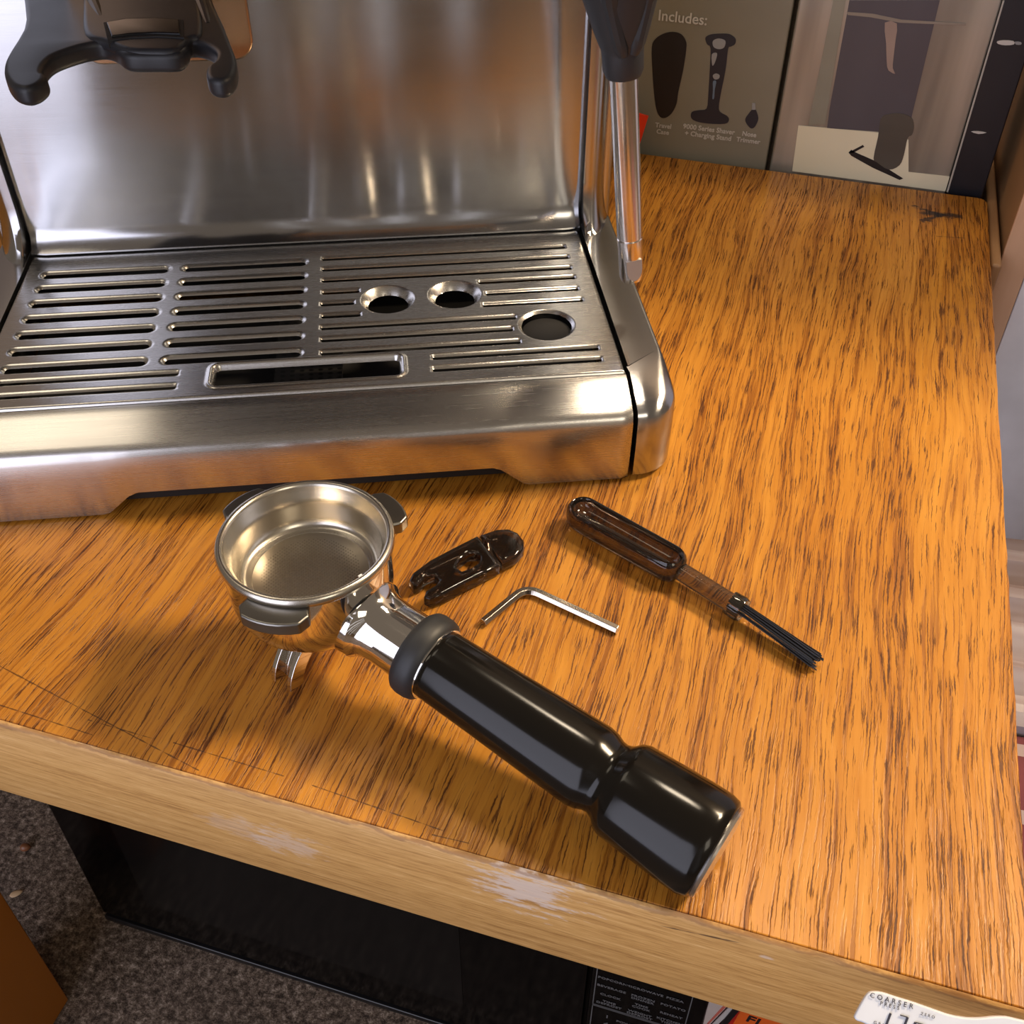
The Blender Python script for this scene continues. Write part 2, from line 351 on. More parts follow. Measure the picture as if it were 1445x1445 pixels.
# front edging with a slightly worn upper arris
n = 500; rings = []
for i in range(n+1):
    x = DX0+(DX1-DX0)*i/n
    wz = -.0003-.0008*max(0, math.sin(x*57)+math.sin(x*131+1)+math.sin(x*311)-.9)*random.uniform(.4, 1)
    rings.append([(x, DY0-.0002, 0), (x, DY0-.0012, wz), (x, DY0-.0020, wz-.0014), (x, DY0-.0020, -EDGE_T+.0008), (x, DY0-.0012, -EDGE_T), (x, DY0+.016, -EDGE_T), (x, DY0+.016, -.0301), (x, DY0-.0002, -.0301)])
mesh_obj('front_edging', loft(rings), EDGE, desk, angle=50)['label'] = 'pale raw oak front edging with whitish scuffs'
mesh_obj('leg', box(-.47, -.4101, DY0+.006, .2327, FZ, -.0485), REDWOOD, desk, bevel=.001)['label'] = 'orange stained square front leg'
mesh_obj('leg', box(-.47, -.4101, .62, .68, FZ, -.0301), REDWOOD, desk, bevel=.001)
mesh_obj('leg', box(.060, .100, .62, .68, FZ, -.0301), REDWOOD, desk, bevel=.001)

# ------------------------------------------------------------------ espresso machine
O = P(890, 678); O[2] = 0
ang = YM-YD
mXv = np.array([math.cos(ang), math.sin(ang), 0]); mYv = np.array([-math.sin(ang), math.cos(ang), 0])
def ml(p): d = p-O; return np.array([d@mXv, d@mYv, p[2]])
mac = thing('espresso_machine', 'brushed stainless steel espresso machine with slotted drip tray on the oak desk', 'espresso machine', tuple(O), ang)
XL = -.2716            # inside face of the left cheek; the right one is at 0
TZ, TY0, TY1 = .042, .0222, .1500
# -- drip tray grille: height field with real slots
def row(a, b, hw=.0016):
    A, B = ml(P(a[0], a[1], TZ)), ml(P(b[0], b[1], TZ)); y = (A[1]+B[1])/2; return [A[0], B[0], y, hw]
WS, NS = .00205, .00095
wide = [((61.5, 385.8), (235, 379.8)), ((53, 405.7), (231, 399.7)), ((44, 427), (226, 419)), ((35.5, 449), (221, 440)), ((26.6, 471), (216, 463)), ((16.6, 494.4), (211, 486)), ((7.3, 517.7), (205, 509))]
wide2 = [((260, 380), (430, 370)), ((256, 399), (428.5, 389)), ((251, 419), (428, 410)), ((246.5, 441), (427, 430)), ((242, 463.5), (426, 453)), ((237, 486), (425, 475.5)), ((232, 509), (423.6, 498))]
thin = [((-2, 539), (251, 527.6)), ((-12, 559), (247.5, 546)),
        ((454, 366), (797, 345.7)), ((454, 381.6), (802, 359.6)), ((454, 397), (806, 375)), ((454, 413.5), (507, 408)), ((675, 397.8), (811.5, 389.7)),
        ((452, 429), (500, 425.6)), ((685, 414.6), (816, 405)), ((453, 446.5), (509, 441.8)), ((681, 430.8), (822.5, 420.9)),
        ((452, 463.8), (728, 444.7)), ((452, 481.4), (723.5, 461)), ((452, 499), (734.5, 479.6)), ((610, 505), (844.5, 488.7)), ((610, 521.7), (849, 505))]
wr = [row(*s, hw=WS) for s in wide]; wr2 = [row(*s, hw=WS) for s in wide2]
ys = [(a[2]+b[2])/2 for a, b in zip(wr, wr2)]; k = np.polyfit(range(7), ys, 1)
for i in range(7): wr[i][2] = wr2[i][2] = k[0]*i+k[1]
lx = np.mean([r[0] for r in wr]); 
for r in wr: r[0] = lx
x1 = np.mean([r[1] for r in wr]); x2 = np.mean([r[0] for r in wr2]); x3 = np.mean([r[1] for r in wr2])
for r in wr: r[1] = x1
for r in wr2: r[0] = x2; r[1] = x3
tr = [row(*s, hw=NS) for s in thin]
slots = wr+wr2+tr
circ = [(*ml(P(547, 422, TZ))[:2], .0092, .0127), (*ml(P(641.5, 415, TZ))[:2], .0092, .0127), (*ml(P(771.5, 458, TZ))[:2], .0113, .0130)]
bigs = [ml(P(303, 517, TZ)), ml(P(563, 503, TZ)), ml(P(563, 527, TZ)), ml(P(303, 543, TZ))]
bx0, bx1 = (bigs[0][0]+bigs[3][0])/2, (bigs[1][0]+bigs[2][0])/2; by1, by0 = (bigs[0][1]+bigs[1][1])/2, (bigs[2][1]+bigs[3][1])/2
nx, ny = 620, 380
gx = np.linspace(XL+.0008, -.0012, nx); gy = np.linspace(TY0, TY1, ny); X, Y = np.meshgrid(gx, gy); X = X.copy(); Y = Y.copy()
def fields(X, Y):
    S = np.full(X.shape, 1.0); Z = np.zeros(X.shape)
    for x0, x1, y, hw in slots:
        d = np.hypot(X-np.clip(X, x0+hw, x1-hw), Y-y)-hw; S = np.minimum(S, d)
        wd, dep = (.0023, .0013) if hw > .001 else (.0022, .0010)
        t = np.clip(1-d/wd, 0, 1); Z = np.minimum(Z, -dep*t*t)
        # little domed bumps where a narrow slot ends
        if hw < .001:
            for ex, s in ((x1+.0006, 1), (x0-.0006, -1)):
                dd = np.hypot(X-ex, Y-y); Z = Z+.0007*np.exp(-(dd/.0011)**2)
    for cx, cy, r, ro in circ:
        d = np.hypot(X-cx, Y-cy)-r; S = np.minimum(S, d); t = np.clip(1-d/(ro-r), 0, 1)
        dep = .0036 if ro-r > .002 else .0012
        Z = np.minimum(Z, -dep*t**1.3); Z = Z+.0004*np.exp(-((d-(ro-r)-.0006)/.0007)**2)
    qx = np.maximum(bx0+.002-X, X-bx1+.002); qy = np.maximum(by0+.002-Y, Y-by1+.002)
    d = np.hypot(np.maximum(qx, 0), np.maximum(qy, 0))+np.minimum(np.maximum(qx, qy), 0)-.002
    S = np.minimum(S, d); t = np.clip(1-d/.0016, 0, 1); Z = np.minimum(Z, -.0022*t*t); Z = Z+.0006*np.exp(-((d-.0022)/.0009)**2)
    e = np.minimum(Y-TY0, np.minimum(X-gx[0], gx[-1]-X)); Z = Z-.0012*np.clip(1-e/.0012, 0, 1)**2
    return S, Z
cell = .0004
for _ in range(2):
    S, Z = fields(X, Y); e = 2e-5
    Sx = (fields(X+e, Y)[0]-S)/e; Sy = (fields(X, Y+e)[0]-S)/e; g = np.maximum(np.hypot(Sx, Sy), .3)
    near = np.abs(S) < cell*.55; X = np.where(near, X-S*Sx/g**2, X); Y = np.where(near, Y-S*Sy/g**2, Y)
S, Z = fields(X, Y)
idx = np.arange(nx*ny).reshape(ny, nx); keep = S > -2e-5
fm = (keep[:-1, :-1] | keep[:-1, 1:] | keep[1:, 1:] | keep[1:, :-1]) & ((S[:-1, :-1]+S[:-1, 1:]+S[1:, 1:]+S[1:, :-1])/4 > 0)
q = np.stack([idx[:-1, :-1], idx[:-1, 1:], idx[1:, 1:], idx[1:, :-1]], -1)[fm]
me = bpy.data.meshes.new('m'); me.from_pydata(np.stack([X.ravel(), Y.ravel(), (TZ+Z).ravel()], 1).tolist(), [], q.tolist())
bm = bmesh.new(); bm.from_mesh(me); bmesh.ops.delete(bm, geom=[v for v in bm.verts if not v.link_faces], context='VERTS')
bm.to_mesh(me); bm.free()
grille = mesh_obj('drip_tray_grille', me, TRAY, mac, angle=180)
grille['label'] = 'pressed steel grille with long slots, two funnel holes and one wide slot'
# float plug in the third hole
cx, cy = circ[2][:2]
mesh_obj('float_plug', lathe_axis((cx, cy, .0375), (cx, cy, .041), [(0, .0001), (0, .0109), (.0010, .0109), (.0014, .0100), (.0012, .0001)]), DARK, grille)
# perforated dark strainer plate below
def strainer():
    m = M('dark_strainer', (.02, .018, .016), .35); sp = m.node('ShaderNodeSeparateXYZ'); m.L.new(m.coord(), sp.inputs[0])
    fx = m.math('SUBTRACT', m.math('FRACT', m.math('MULTIPLY', m.math('ADD', sp.outputs[0], 1), 240)), .5)
    fy = m.math('SUBTRACT', m.math('FRACT', m.math('MULTIPLY', m.math('ADD', sp.outputs[1], 1), 300)), .5)
    d = m.math('SQRT', m.math('ADD', m.math('MULTIPLY', fx, fx), m.math('MULTIPLY', fy, fy)))
    m.base(m.mix(m.step(d, .22, .3), (.001, .001, .001), (.022, .020, .018))); return m.m
mesh_obj('strainer_plate', box(XL+.12, XL+.02+.13, .035, .12, .026, .0275), strainer(), mac, smooth=False)
mesh_obj('tray_basin', box(XL+.003, -.003, .006, .149, .004, .012), DARK, mac, smooth=False)
# -- tray front: curved apron with two feet dips
def zb(x):
    pts = [(XL-.01, .0012), (-.2225, .0012), (-.2195, .0020), (-.2105, .0100), (-.2065, .0118), (-.0600, .0118), (-.0565, .0105), (-.0470, .0022), (-.0440, .0012), (.01, .0012)]
    return float(np.interp(x, [p[0] for p in pts], [p[1] for p in pts]))
prof = [(0.0006, 0), (0, .25), (-.0004, .6), (-.0003, .86), (.0004, .95), (.0016, 1.0)]
rings = []; xs = np.unique(np.concatenate([np.linspace(XL+.0008, -.0012, 90), np.linspace(-.226, -.203, 24), np.linspace(-.063, -.041, 24)]))
for x in xs:
    b = zb(x); ex = min(x-xs[0], xs[-1]-x); rd = .0012*max(0, 1-ex/.0015)**2
    r_ = [(x, p[0]+rd, b+(.0340-b)*p[1]) for p in prof]
    r_ += [(x, .004+rd*.5, .0352), (x, .010, .0373), (x, .017, .0397), (x, TY0-.0016, .0411), (x, TY0-.0006, .0409), (x, TY0-.0004, .030), (x, TY0-.0004, b+.004), (x, .004, b+.0005), (x, .0016, b)]
    rings.append(r_)
mesh_obj('tray_front', loft(rings), STEEL_F, mac, angle=60)['label'] = 'brushed steel tray front with a raised centre bottom edge'
for x0, x1 in ((-.2680, -.2255), (-.040, -.004)):
    mesh_obj('foot', box(x0, x1, .006, .020, 0, .0045), RUBBER, mac, bevel=.001)
# -- cheeks and columns either side
def cheek_ring(z, mir, inset=0, yshift=0):
    w_ = .0195-inset; r = .0165; y0 = .0004+inset+yshift; pts = [(.0006, y0)]
    for k in range(11): a = -PI/2+k*PI/20; pts.append((w_-r+r*math.cos(a), y0+r+r*math.sin(a)))
    pts += [(w_, .17), (w_, .30), (.0006, .30)]
    return [((XL-p[0]) if mir else p[0], p[1], z) for p in pts]
for mir in (0, 1):
    R_ = [cheek_ring(.0022, mir, .0006), cheek_ring(.003, mir), cheek_ring(.020, mir, 0, -.0006), cheek_ring(.0325, mir, 0, 0), cheek_ring(.0350, mir, .0002, .0016), cheek_ring(.0372, mir, .0008, .0060), cheek_ring(.0395, mir, .0014, .0120), cheek_ring(.0413, mir, .0022, .0185), cheek_ring(.0420, mir, .0032, .0220)]
    mesh_obj('side_cheek', loft(R_), STEEL, mac, angle=40)['label'] = 'left rounded side cheek' if mir else 'right rounded side cheek'
    cols = []
    for z in list(np.linspace(.0405, .066, 16))+[.08, .12, .2, .3, .345]:
        R0 = .026; h = max(0., R0-(z-.0405)); f = R0-math.sqrt(max(R0*R0-h*h, 0)) if h > 0 else 0
        f *= .9; pts = [(.0009, .1512-f)]
        for k in range(15):
            a = -PI/2+k*PI/28; pts.append((.0030+.0163*math.cos(a), .2000-f*.6+(.0488)*math.sin(a)*1.0))
        pts += [(.0193, .30), (.0009, .30)]
        cols.append([((XL-p[0]) if mir else p[0], p[1], z) for p in pts])
    mesh_obj('side_column', loft(cols), STEEL, mac, angle=40)['label'] = 'left rounded side column' if mir else 'right rounded side column'
# -- back panel with the fillet into the tray
prof = [(.1503, .0424)]+[(.1535-.0032*0-.0*k, .0) for k in []]
fr = .011
for k in range(9): a = k*PI/16; prof.append((.1545-fr+fr*math.sin(a)*1.0, .0428+fr-fr*math.cos(a)))
prof = [(.1436, .0424)]+prof[1:]
prof = [(p[0]+.0065*(0 if i else 1), p[1]) for i, p in enumerate(prof)]
prof = sorted(prof, key=lambda p: p[1])+[(.1545, .10), (.1545, .20), (.1545, .345)]
prof = [(max(p[0], .1480), p[1]) for p in prof]
rings = []
for x in np.linspace(XL+.0006, -.0004, 40):
    e = min(x-XL-.0006, -.0004-x); t = .0012*max(0, 1-e/.002)**2
    rings.append([(x, p[0]+t, p[1]) for p in prof]+[(x, .160, .345), (x, .160, .0424)])
mesh_obj('back_panel', loft(rings), STEEL, mac, angle=40)
mesh_obj('rear_casing', box(XL-.0180, .0180, .162, .318, .004, .344), STEEL, mac, bevel=.004)
hb = box(XL+.012, -.020, .030, .163, .262, .392); mesh_obj('brew_head', hb, STEEL, mac, bevel=.006)['label'] = 'overhanging steel head above the tray'
mesh_obj('black_seal', box(XL+.0004, -.0003, .1500, .1590, .0405, .0420), DARK, mac, smooth=False)
# -- grinder outlet plate behind the cradle: rounded corners, smooth
def rr(x0, x1, y0, y1, r, n=8):
    o = []
    for cx_, cy_, a0 in ((x1-r, y1-r, 0), (x0+r, y1-r, PI/2), (x0+r, y0+r, PI), (x1-r, y0+r, 3*PI/2)):
        for k in range(n+1): a = a0+k*PI/2/n; o.append((cx_+r*math.cos(a), cy_+r*math.sin(a)))
    return o
def pm(x, y, yy):
    d = ray(x, y); o = np.array([0, 0, CH]); t = ((O+yy*mYv-o)@mYv)/(d@mYv); return ml2(o+t*d)
def ml2(p): d = p-O; return np.array([d@mXv, d@mYv, p[2]])
pr = pm(356, 50, .1545); plx = pm(108, 50, .1545); pz = pm(320, 84, .1545)[2]
me = curve_mesh([rr(plx[0], pr[0], pz, pz+.12, .009)], -.0011, .0011, .0009)
me.transform(Matrix(((1, 0, 0, 0), (0, 0, -1, .1540), (0, 1, 0, 0), (0, 0, 0, 1))))
BROWN_REFL = M('brown_reflection_steel', (.50, .33, .20), .22, 1).m  # brown reflection of the room put into the steel's base colour
mesh_obj('outlet_plate', me, BROWN_REFL, mac, angle=50)['label'] = 'smooth rounded steel plate with a painted-in brown reflection behind the cradle'
# -- grinder cradle: black fork with two hooked arms and a rectangular switch
CZ = .158
def cz(x, y, z=CZ): return ml2(P(x, y, z))[:2]
outl = [(52, -70), (38, 30), (30, 55), (16, 78), (8, 95), (8, 112), (18, 127), (36, 132), (54, 128), (66, 119), (67, 112), (62, 108), (66, 97), (78, 86), (100, 77), (125, 70), (146, 68), (162, 74), (178, 84), (215, 85), (252, 84), (264, 76), (270, 65),
        (290, 69), (304, 78), (306, 86), (302, 94), (293, 101), (292, 112), (298, 119), (314, 121), (327, 116), (334, 105), (334, 88), (326, 66), (316, 40), (303, 12), (292, -20), (285, -70)]
top = [cz(*p) for p in outl]
cr_loop = closed_smooth(top, 4)
cradle = mesh_obj('grinder_cradle', curve_mesh([cr_loop], CZ-.0050, CZ+.0022, .0022, 5), GREYPL, mac, angle=60)
cradle['label'] = 'charcoal plastic cradle with two hooked arms'
# raised central body on the cradle that carries the switch
cb = [cz(*p, CZ+.002) for p in [(120, -80), (118, 0), (120, 50), (150, 62), (180, 74), (215, 76), (250, 74), (268, 58), (286, 50), (283, 0), (276, -80)]]
mesh_obj('cradle_body', curve_mesh([closed_smooth(cb, 4)], CZ-.002, CZ+.0035, .0022, 4), GREYPL, cradle, angle=60)
for (a, b) in (((95, -75), (150, 38)), ((262, -60), (292, 25))):
    A, B = cz(*a, CZ+.004), cz(*b, CZ+.004)
    mesh_obj('rib', sweep([(A[0], A[1], CZ+.003), ((A[0]+B[0])/2, (A[1]+B[1])/2, CZ+.0035), (B[0], B[1], CZ+.001)], [.0035, .003, .0015], 10), GREYPL, cradle)
sw = [cz(*p, CZ+.006) for p in [(144, 24), (175, 18), (220, 17), (257, 20), (258, 45), (220, 43), (180, 45), (150, 49)]]
swc = np.mean(sw, axis=0)
mesh_obj('switch_recess', curve_mesh([[tuple(p) for p in sw]], CZ+.001, CZ+.0040, .0002), DARK, cradle)
mesh_obj('switch_button', curve_mesh([[tuple(swc+(np.array(p)-swc)*np.array([.90, .78])) for p in sw]], CZ+.002, CZ+.0048, .0006), plastic('switch_black', (.006, .006, .007), .3, Specular_IOR_Level=.2), cradle)
# -- steam wand
def wp(x, y, yy=.06): return pm(x, y, yy)
w0, w1 = wp(878, 60), wp(891, 396)
dirw = (w1-w0)/np.linalg.norm(w1-w0); Lw = np.linalg.norm(w1-w0)
wand = mesh_obj('steam_wand', lathe_axis(w0, w1, [(0, .0055), (Lw-.0215, .0054), (Lw-.0212, .0051), (Lw-.0208, .0054), (Lw-.0035, .0053), (Lw-.0012, .0046), (Lw, .0025)]), WAND, mac)
wand['label'] = 'shiny steel steam wand'
# flat wrench facet near the tip
side = ml2(np.array([0, 0, CH]))-w1; side /= np.linalg.norm(side); side = side+np.array([.25, 0, 0]); side = side-dirw*(side@dirw); side /= np.linalg.norm(side); b3 = np.cross(dirw, side)
fac = []
for k in range(9): a = k*PI/8; fac.append(w1-dirw*.0085+dirw*.0034*1.9*math.sin(a)*.9+b3*.0034*math.cos(a))
fac = [w1-dirw*.0125+b3*-.0034, w1-dirw*.0125+b3*.0034]+fac
mesh_obj('tip_flat', pydata([p+side*.0054 for p in fac]+[p+side*.003 for p in fac], [tuple(range(len(fac)))]+[(i, (i+1) % len(fac), len(fac)+(i+1) % len(fac), len(fac)+i) for i in range(len(fac))]), TIPM, wand, smooth=False)
g0 = wp(880, 108)-dirw*.0695; rr_ = [(0, .0195), (.012, .0195), (.026, .0178), (.036, .0150), (.044, .0128), (.0515, .0106), (.0570, .0088), (.0585, .0081), (.0600, .0080), (.0665, .0078), (.0690, .0068), (.0695, .0050)]
grip = mesh_obj('wand_grip', lathe_axis(g0, w1, rr_, 40), RUBBER, wand); grip['label'] = 'black rubber grip sleeve'
for s_ in (-1, 1):
    pa = g0+dirw*.012+b3*.0110*s_+side*.0160; pb = g0+dirw*.040+b3*.0065*s_+side*.0100; pc = g0+dirw*.0590+b3*.0020*s_+side*.0070
    mesh_obj('grip_fin', sweep(smooth_path([pa, (pa+pb)/2+side*.0015, pb, pc], 6), [.0035]*6+[.0035]*6+[.0030]*6+[.002], 10), RUBBER, grip)

# ------------------------------------------------------------------ portafilter
ZR = .058
A = P(430, 757, ZR); E = P(1013, 1203, .0172); hd = E-A; hd[2] = 0; HL = float(np.linalg.norm(hd)); hang = math.atan2(hd[1], hd[0])
pf = thing('portafilter', 'chrome coffee portafilter with glossy black handle lying in front of the machine', 'portafilter', (A[0], A[1], 0), hang)
body = [(.0001, .0205), (.010, .0205), (.0165, .0215), (.0215, .0245), (.0255, .0295), (.0275, .0350), (.0281, .0400), (.0283, .0540), (.0283, .0560), (.0265, .0560), (.0265, .035), (.0001, .034)]
bo = mesh_obj('cup_body', lathe(body, 96), CHROME, pf, angle=50); bo['label'] = 'mirror polished chrome cup'
bk = [(.0262, .0540), (.0288, .0545), (.0294, .0553), (.0295, .0566), (.0290, .0577), (.0280, .0582), (.0271, .0578), (.0265, .0568), (.0262, .0545), (.0250, .0530), (.0246, .0500), (.0240, .0450), (.0232, .0425), (.0214, .0412), (.0205, .0414), (.0198, .0410), (.0001, .0408)]
bs = mesh_obj('filter_basket', lathe(bk, 96), SATIN, pf, angle=60); bs['label'] = 'satin steel filter basket with rolled rim'
mesh_obj('basket_floor', lathe_axis((0, 0, .0409), (0, 0, .0413), [(0, .0197), (.0002, .0197), (.0002, .0001)], 64), BFLOOR, bs)['label'] = 'perforated basket floor'
def loc(px, py, z): p = P(px, py, z)-np.array([A[0], A[1], 0]); c, s = math.cos(-hang), math.sin(-hang); return np.array([p[0]*c-p[1]*s, p[0]*s+p[1]*c, z])
for adeg, hdeg in ((-66, 21), (71, 17), (174, 17)):
    a0 = math.radians(adeg); hw = math.radians(hdeg)
    pts = []
    for k in range(9): a = a0-hw+2*hw*k/8; rO = .0362-.0012*(abs(k-4)/4)**2 if 0 < k < 8 else .0325; pts.append((rO*math.cos(a), rO*math.sin(a)))
    for k in range(9): a = a0+hw-2*hw*k/8; pts.append((.0278*math.cos(a), .0278*math.sin(a)))
    mesh_obj('locking_ear', prism(pts, .0495, .0545), DULL, pf, bevel=.0008, seg=3)
# twin spout
mesh_obj('spout_hub', lathe([(.0001, .012), (.0065, .0125), (.0075, .015), (.0085, .0210)], 32), CHROME, pf)
sp_ = mesh_obj('spout', bpy.data.meshes.new('x'), CHROME, pf); bpy.data.objects.remove(sp_)
U = [(-1, .9), (-.58, .9), (-.52, -.2), (.52, -.2), (.58, .9), (1, .9), (1, -.7), (-1, -.7)]
for s_ in (-1, 1):
    path = smooth_path([(0, 0, .0155), (0, .006*s_, .0150), (0, .0120*s_, .0115), (0, .0160*s_, .0060), (0, .0172*s_, .0014)], 5)
    rings = []; T, Ns = frames(path)
    for i, p in enumerate(path):
        t = np.array(T[i]); nrm = np.array([0, -t[2], t[1]]) if s_ > 0 else np.array([0, t[2], -t[1]])
        if nrm[2] < 0 and i < 3: nrm = -nrm
        nrm = np.array([0, abs(t[2])*s_, abs(t[1])]); nrm /= np.linalg.norm(nrm)
        rings.append([np.array(p)+np.array([1, 0, 0])*a*.0048+nrm*b*.0055*(1 if b > 0 else .4) for a, b in U])
    mesh_obj('spout', loft(rings), CHROME, pf, smooth=False, bevel=.0003)
# neck, ring, handle
NA = np.array([0, 0, .0370]); NE = np.array([HL, 0, .0172]); dN = (NE-NA)/np.linalg.norm(NE-NA); LH = float(np.linalg.norm(NE-NA))
mesh_obj('neck', lathe_axis(NA, NE, [(.018, .0145), (.0265, .0142), (.0285, .0125), (.031, .0116), (.036, .0114), (.0475, .0118), (.048, .010)]), CHROME, pf)['label'] = 'chrome neck'
mesh_obj('rubber_ring', lathe_axis(NA, NE, [(.0450, .0118), (.0452, .0136), (.0462, .0145), (.0480, .0149), (.0510, .0148), (.0528, .0143), (.0538, .0132), (.0540, .0112)]), RUBBER, pf)
mesh_obj('trim_ring', lathe_axis(NA, NE, [(.0520, .0100), (.0525, .0128), (.0544, .0128), (.0546, .0115)]), CHROME, pf)
S1 = LH*.745
hp = [(.0525, .0100), (.0535, .0120), (.0560, .0122), (.075, .0126), (.100, .0134), (S1-.005, .0137), (S1-.0020, .0132), (S1+.0005, .0121), (S1+.0022, .0119), (S1+.0042, .0128), (S1+.0062, .0148), (S1+.0085, .0156),
      (LH-.010, .0167), (LH-.0045, .0167), (LH-.0018, .0160), (LH-.0008, .0148), (LH-.0008, .0001)]
mesh_obj('handle', lathe_axis(NA, NE, hp, 72), GLOSS, pf, angle=60)['label'] = 'glossy black tapered handle'
mesh_obj('end_cap', lathe_axis(NA, NE, [(LH-.0012, .0001), (LH-.0012, .0146), (LH-.0003, .0150), (LH+.0004, .0146), (LH+.0010, .0100), (LH+.0013, .0001)], 64), chrome_mat('brushed_cap', (.70, .66, .62), .25), pf)['label'] = 'silver end disc'

# ------------------------------------------------------------------ hex key
hk = [P(681, 879, .0018), P(742, 829, .0018), P(872, 889, .0018)]
c0 = hk[1]; d1 = hk[0]-c0; d1 /= np.linalg.norm(d1); d2 = hk[2]-c0; d2 /= np.linalg.norm(d2); path = [hk[0]]
for k in range(11):
    t = k/10; path.append((1-t)**2*(c0+d1*.0065)+2*t*(1-t)*c0+t*t*(c0+d2*.0065))
path.append(hk[2]); bc = np.array([c0[0], c0[1], 0])
me = sweep([p-bc for p in path], .0019, 6, phase=0); hx = mesh_obj('hex_key', me, chrome_mat('nickel_plate', (.62, .56, .48), .13), None, smooth=False, bevel=.0002)
hx.location = tuple(bc); tag(hx, 'small L-shaped silver hex key between the pin tool and the brush', 'hex key')

# ------------------------------------------------------------------ pin tool
oT = P(660, 800, 0); oT[2] = 0
def pl(x, y, z=.0062): p = P(x, y, z)-oT; return (p[0], p[1])
pt = thing('needle_cleaning_tool', 'small smoked plastic tool with a fine needle beside the portafilter cup', 'cleaning tool', tuple(oT))
bodyL = [(577, 818), (582, 808), (606, 790), (640, 772), (674, 755), (683, 766), (694, 781), (705, 797), (680, 810), (650, 825), (624, 839), (606, 845), (598, 841), (601, 833), (614, 825), (620, 818), (613, 811), (601, 812), (594, 821), (583, 826)]
hole = [(644, 800), (648, 790), (660, 780), (672, 779), (678, 785), (676, 793), (664, 801), (652, 805)]
L1 = closed_smooth([pl(*p) for p in bodyL[:4]+[bodyL[4]]+bodyL[8:]], 3)
def seg_outline(pts, sharp):
    """round everywhere but keep a straight joint"""
    out = []
    for p in pts: out.append(pl(*p))
    return out
mesh_obj('tool_body', curve_mesh([seg_outline(bodyL, 0), seg_outline(hole, 0)], .0004, .0064, .0013, 4), SMOKE, pt, angle=50)
capL = [(677, 754), (700, 746), (718, 745), (732, 751), (740, 762), (739, 774), (730, 784), (718, 790), (708, 795), (697, 780), (686, 765)]
mesh_obj('tool_cap', curve_mesh([seg_outline(capL, 0)], .0006, .0066, .0020, 4), SMOKE, pt, angle=50)
n0, n1 = P(585, 833, .0030)-oT, P(628, 812, .0032)-oT
mesh_obj('needle', sweep([n0, n1], .00022, 8), CHROME, pt)['label'] = 'fine steel needle'

# ------------------------------------------------------------------ cleaning brush
h0, h1 = P(824, 716, .011), P(944, 786, .010); bd = h1-h0; bd[2] = 0; bl = np.linalg.norm(bd); bd /= bl
bang = math.atan2(bd[1], bd[0]); bo_ = np.array([h0[0], h0[1], 0])
br = thing('cleaning_brush', 'smoked plastic cleaning brush with black bristles on the open right of the desk', 'brush', tuple(bo_), bang)
def stad(x0, x1, r, z, n=14, squash=1.):
    o = []
    for k in range(n+1): a = PI/2+k*PI/n; o.append((x0+r*math.cos(a), r*math.sin(a)*squash, z))
    for k in range(n+1): a = -PI/2+k*PI/n; o.append((x1+r*math.cos(a), r*math.sin(a)*squash, z))
    return o
R_ = [stad(.001, bl-.001, .0035, .0004), stad(.0005, bl, .0050, .0012), stad(0, bl, .0062, .0032), stad(0, bl, .0071, .0065), stad(0, bl, .0070, .0098), stad(0, bl, .0062, .0112), stad(0, bl, .0056, .0119), stad(0, bl, .0051, .0117), stad(0, bl, .0047, .0108), stad(0, bl, .0042, .0088), stad(.001, bl-.001, .0030, .0074), stad(.002, bl-.002, .0008, .0069)]
mesh_obj('brush_handle', loft(R_), SMOKE, br, angle=60)['label'] = 'dark smoked handle with an oval finger recess'
st0 = np.array([bl+.0055, 0, .0062])
e1 = P(1050, 862, .0058); v = e1-bo_; c_, s_ = math.cos(-bang), math.sin(-bang); e1 = np.array([v[0]*c_-v[1]*s_, v[0]*s_+v[1]*c_, .0056]); Ls = np.linalg.norm(e1-st0)
mesh_obj('ferrule', lathe_axis(st0, e1, [(0, .0001), (0, .0037), (Ls-.0062, .0038), (Ls-.0060, .0048), (Ls-.0015, .0050), (Ls-.0003, .0045), (Ls, .0030), (Ls-.001, .0001)], 40), SMOKE_L, br)['label'] = 'clearer tubular stem'
e2 = P(1152, 936, .0035); v = e2-bo_; e2 = np.array([v[0]*c_-v[1]*s_, v[0]*s_+v[1]*c_, .0040])
bmx = bmesh.new()
for i in range(52):
    a = random.uniform(0, 2*PI); r = math.sqrt(random.random()); dd = (e2-e1)/np.linalg.norm(e2-e1); sd = np.array([-dd[1], dd[0], 0]); up = np.cross(dd, sd)*-1
    st = e1-dd*.006+(sd*math.cos(a)+np.array([0, 0, 1])*math.sin(a))*r*.0026
    en = e2+(sd*math.cos(a)*.0040+np.array([0, 0, 1])*math.sin(a)*.0030)*r+dd*random.uniform(-.0015, .0012)+sd*random.gauss(0, .0003)
    mid = (st+en)/2+sd*random.gauss(0, .0002); m_ = sweep([st, mid, en], .00026, 5); bmx.from_mesh(m_); bpy.data.meshes.remove(m_)
me = bpy.data.meshes.new('m'); bmx.to_mesh(me); bmx.free()
tag(mesh_obj('bristles', me, NYLON, br), 'stiff black bristles', kind='stuff')

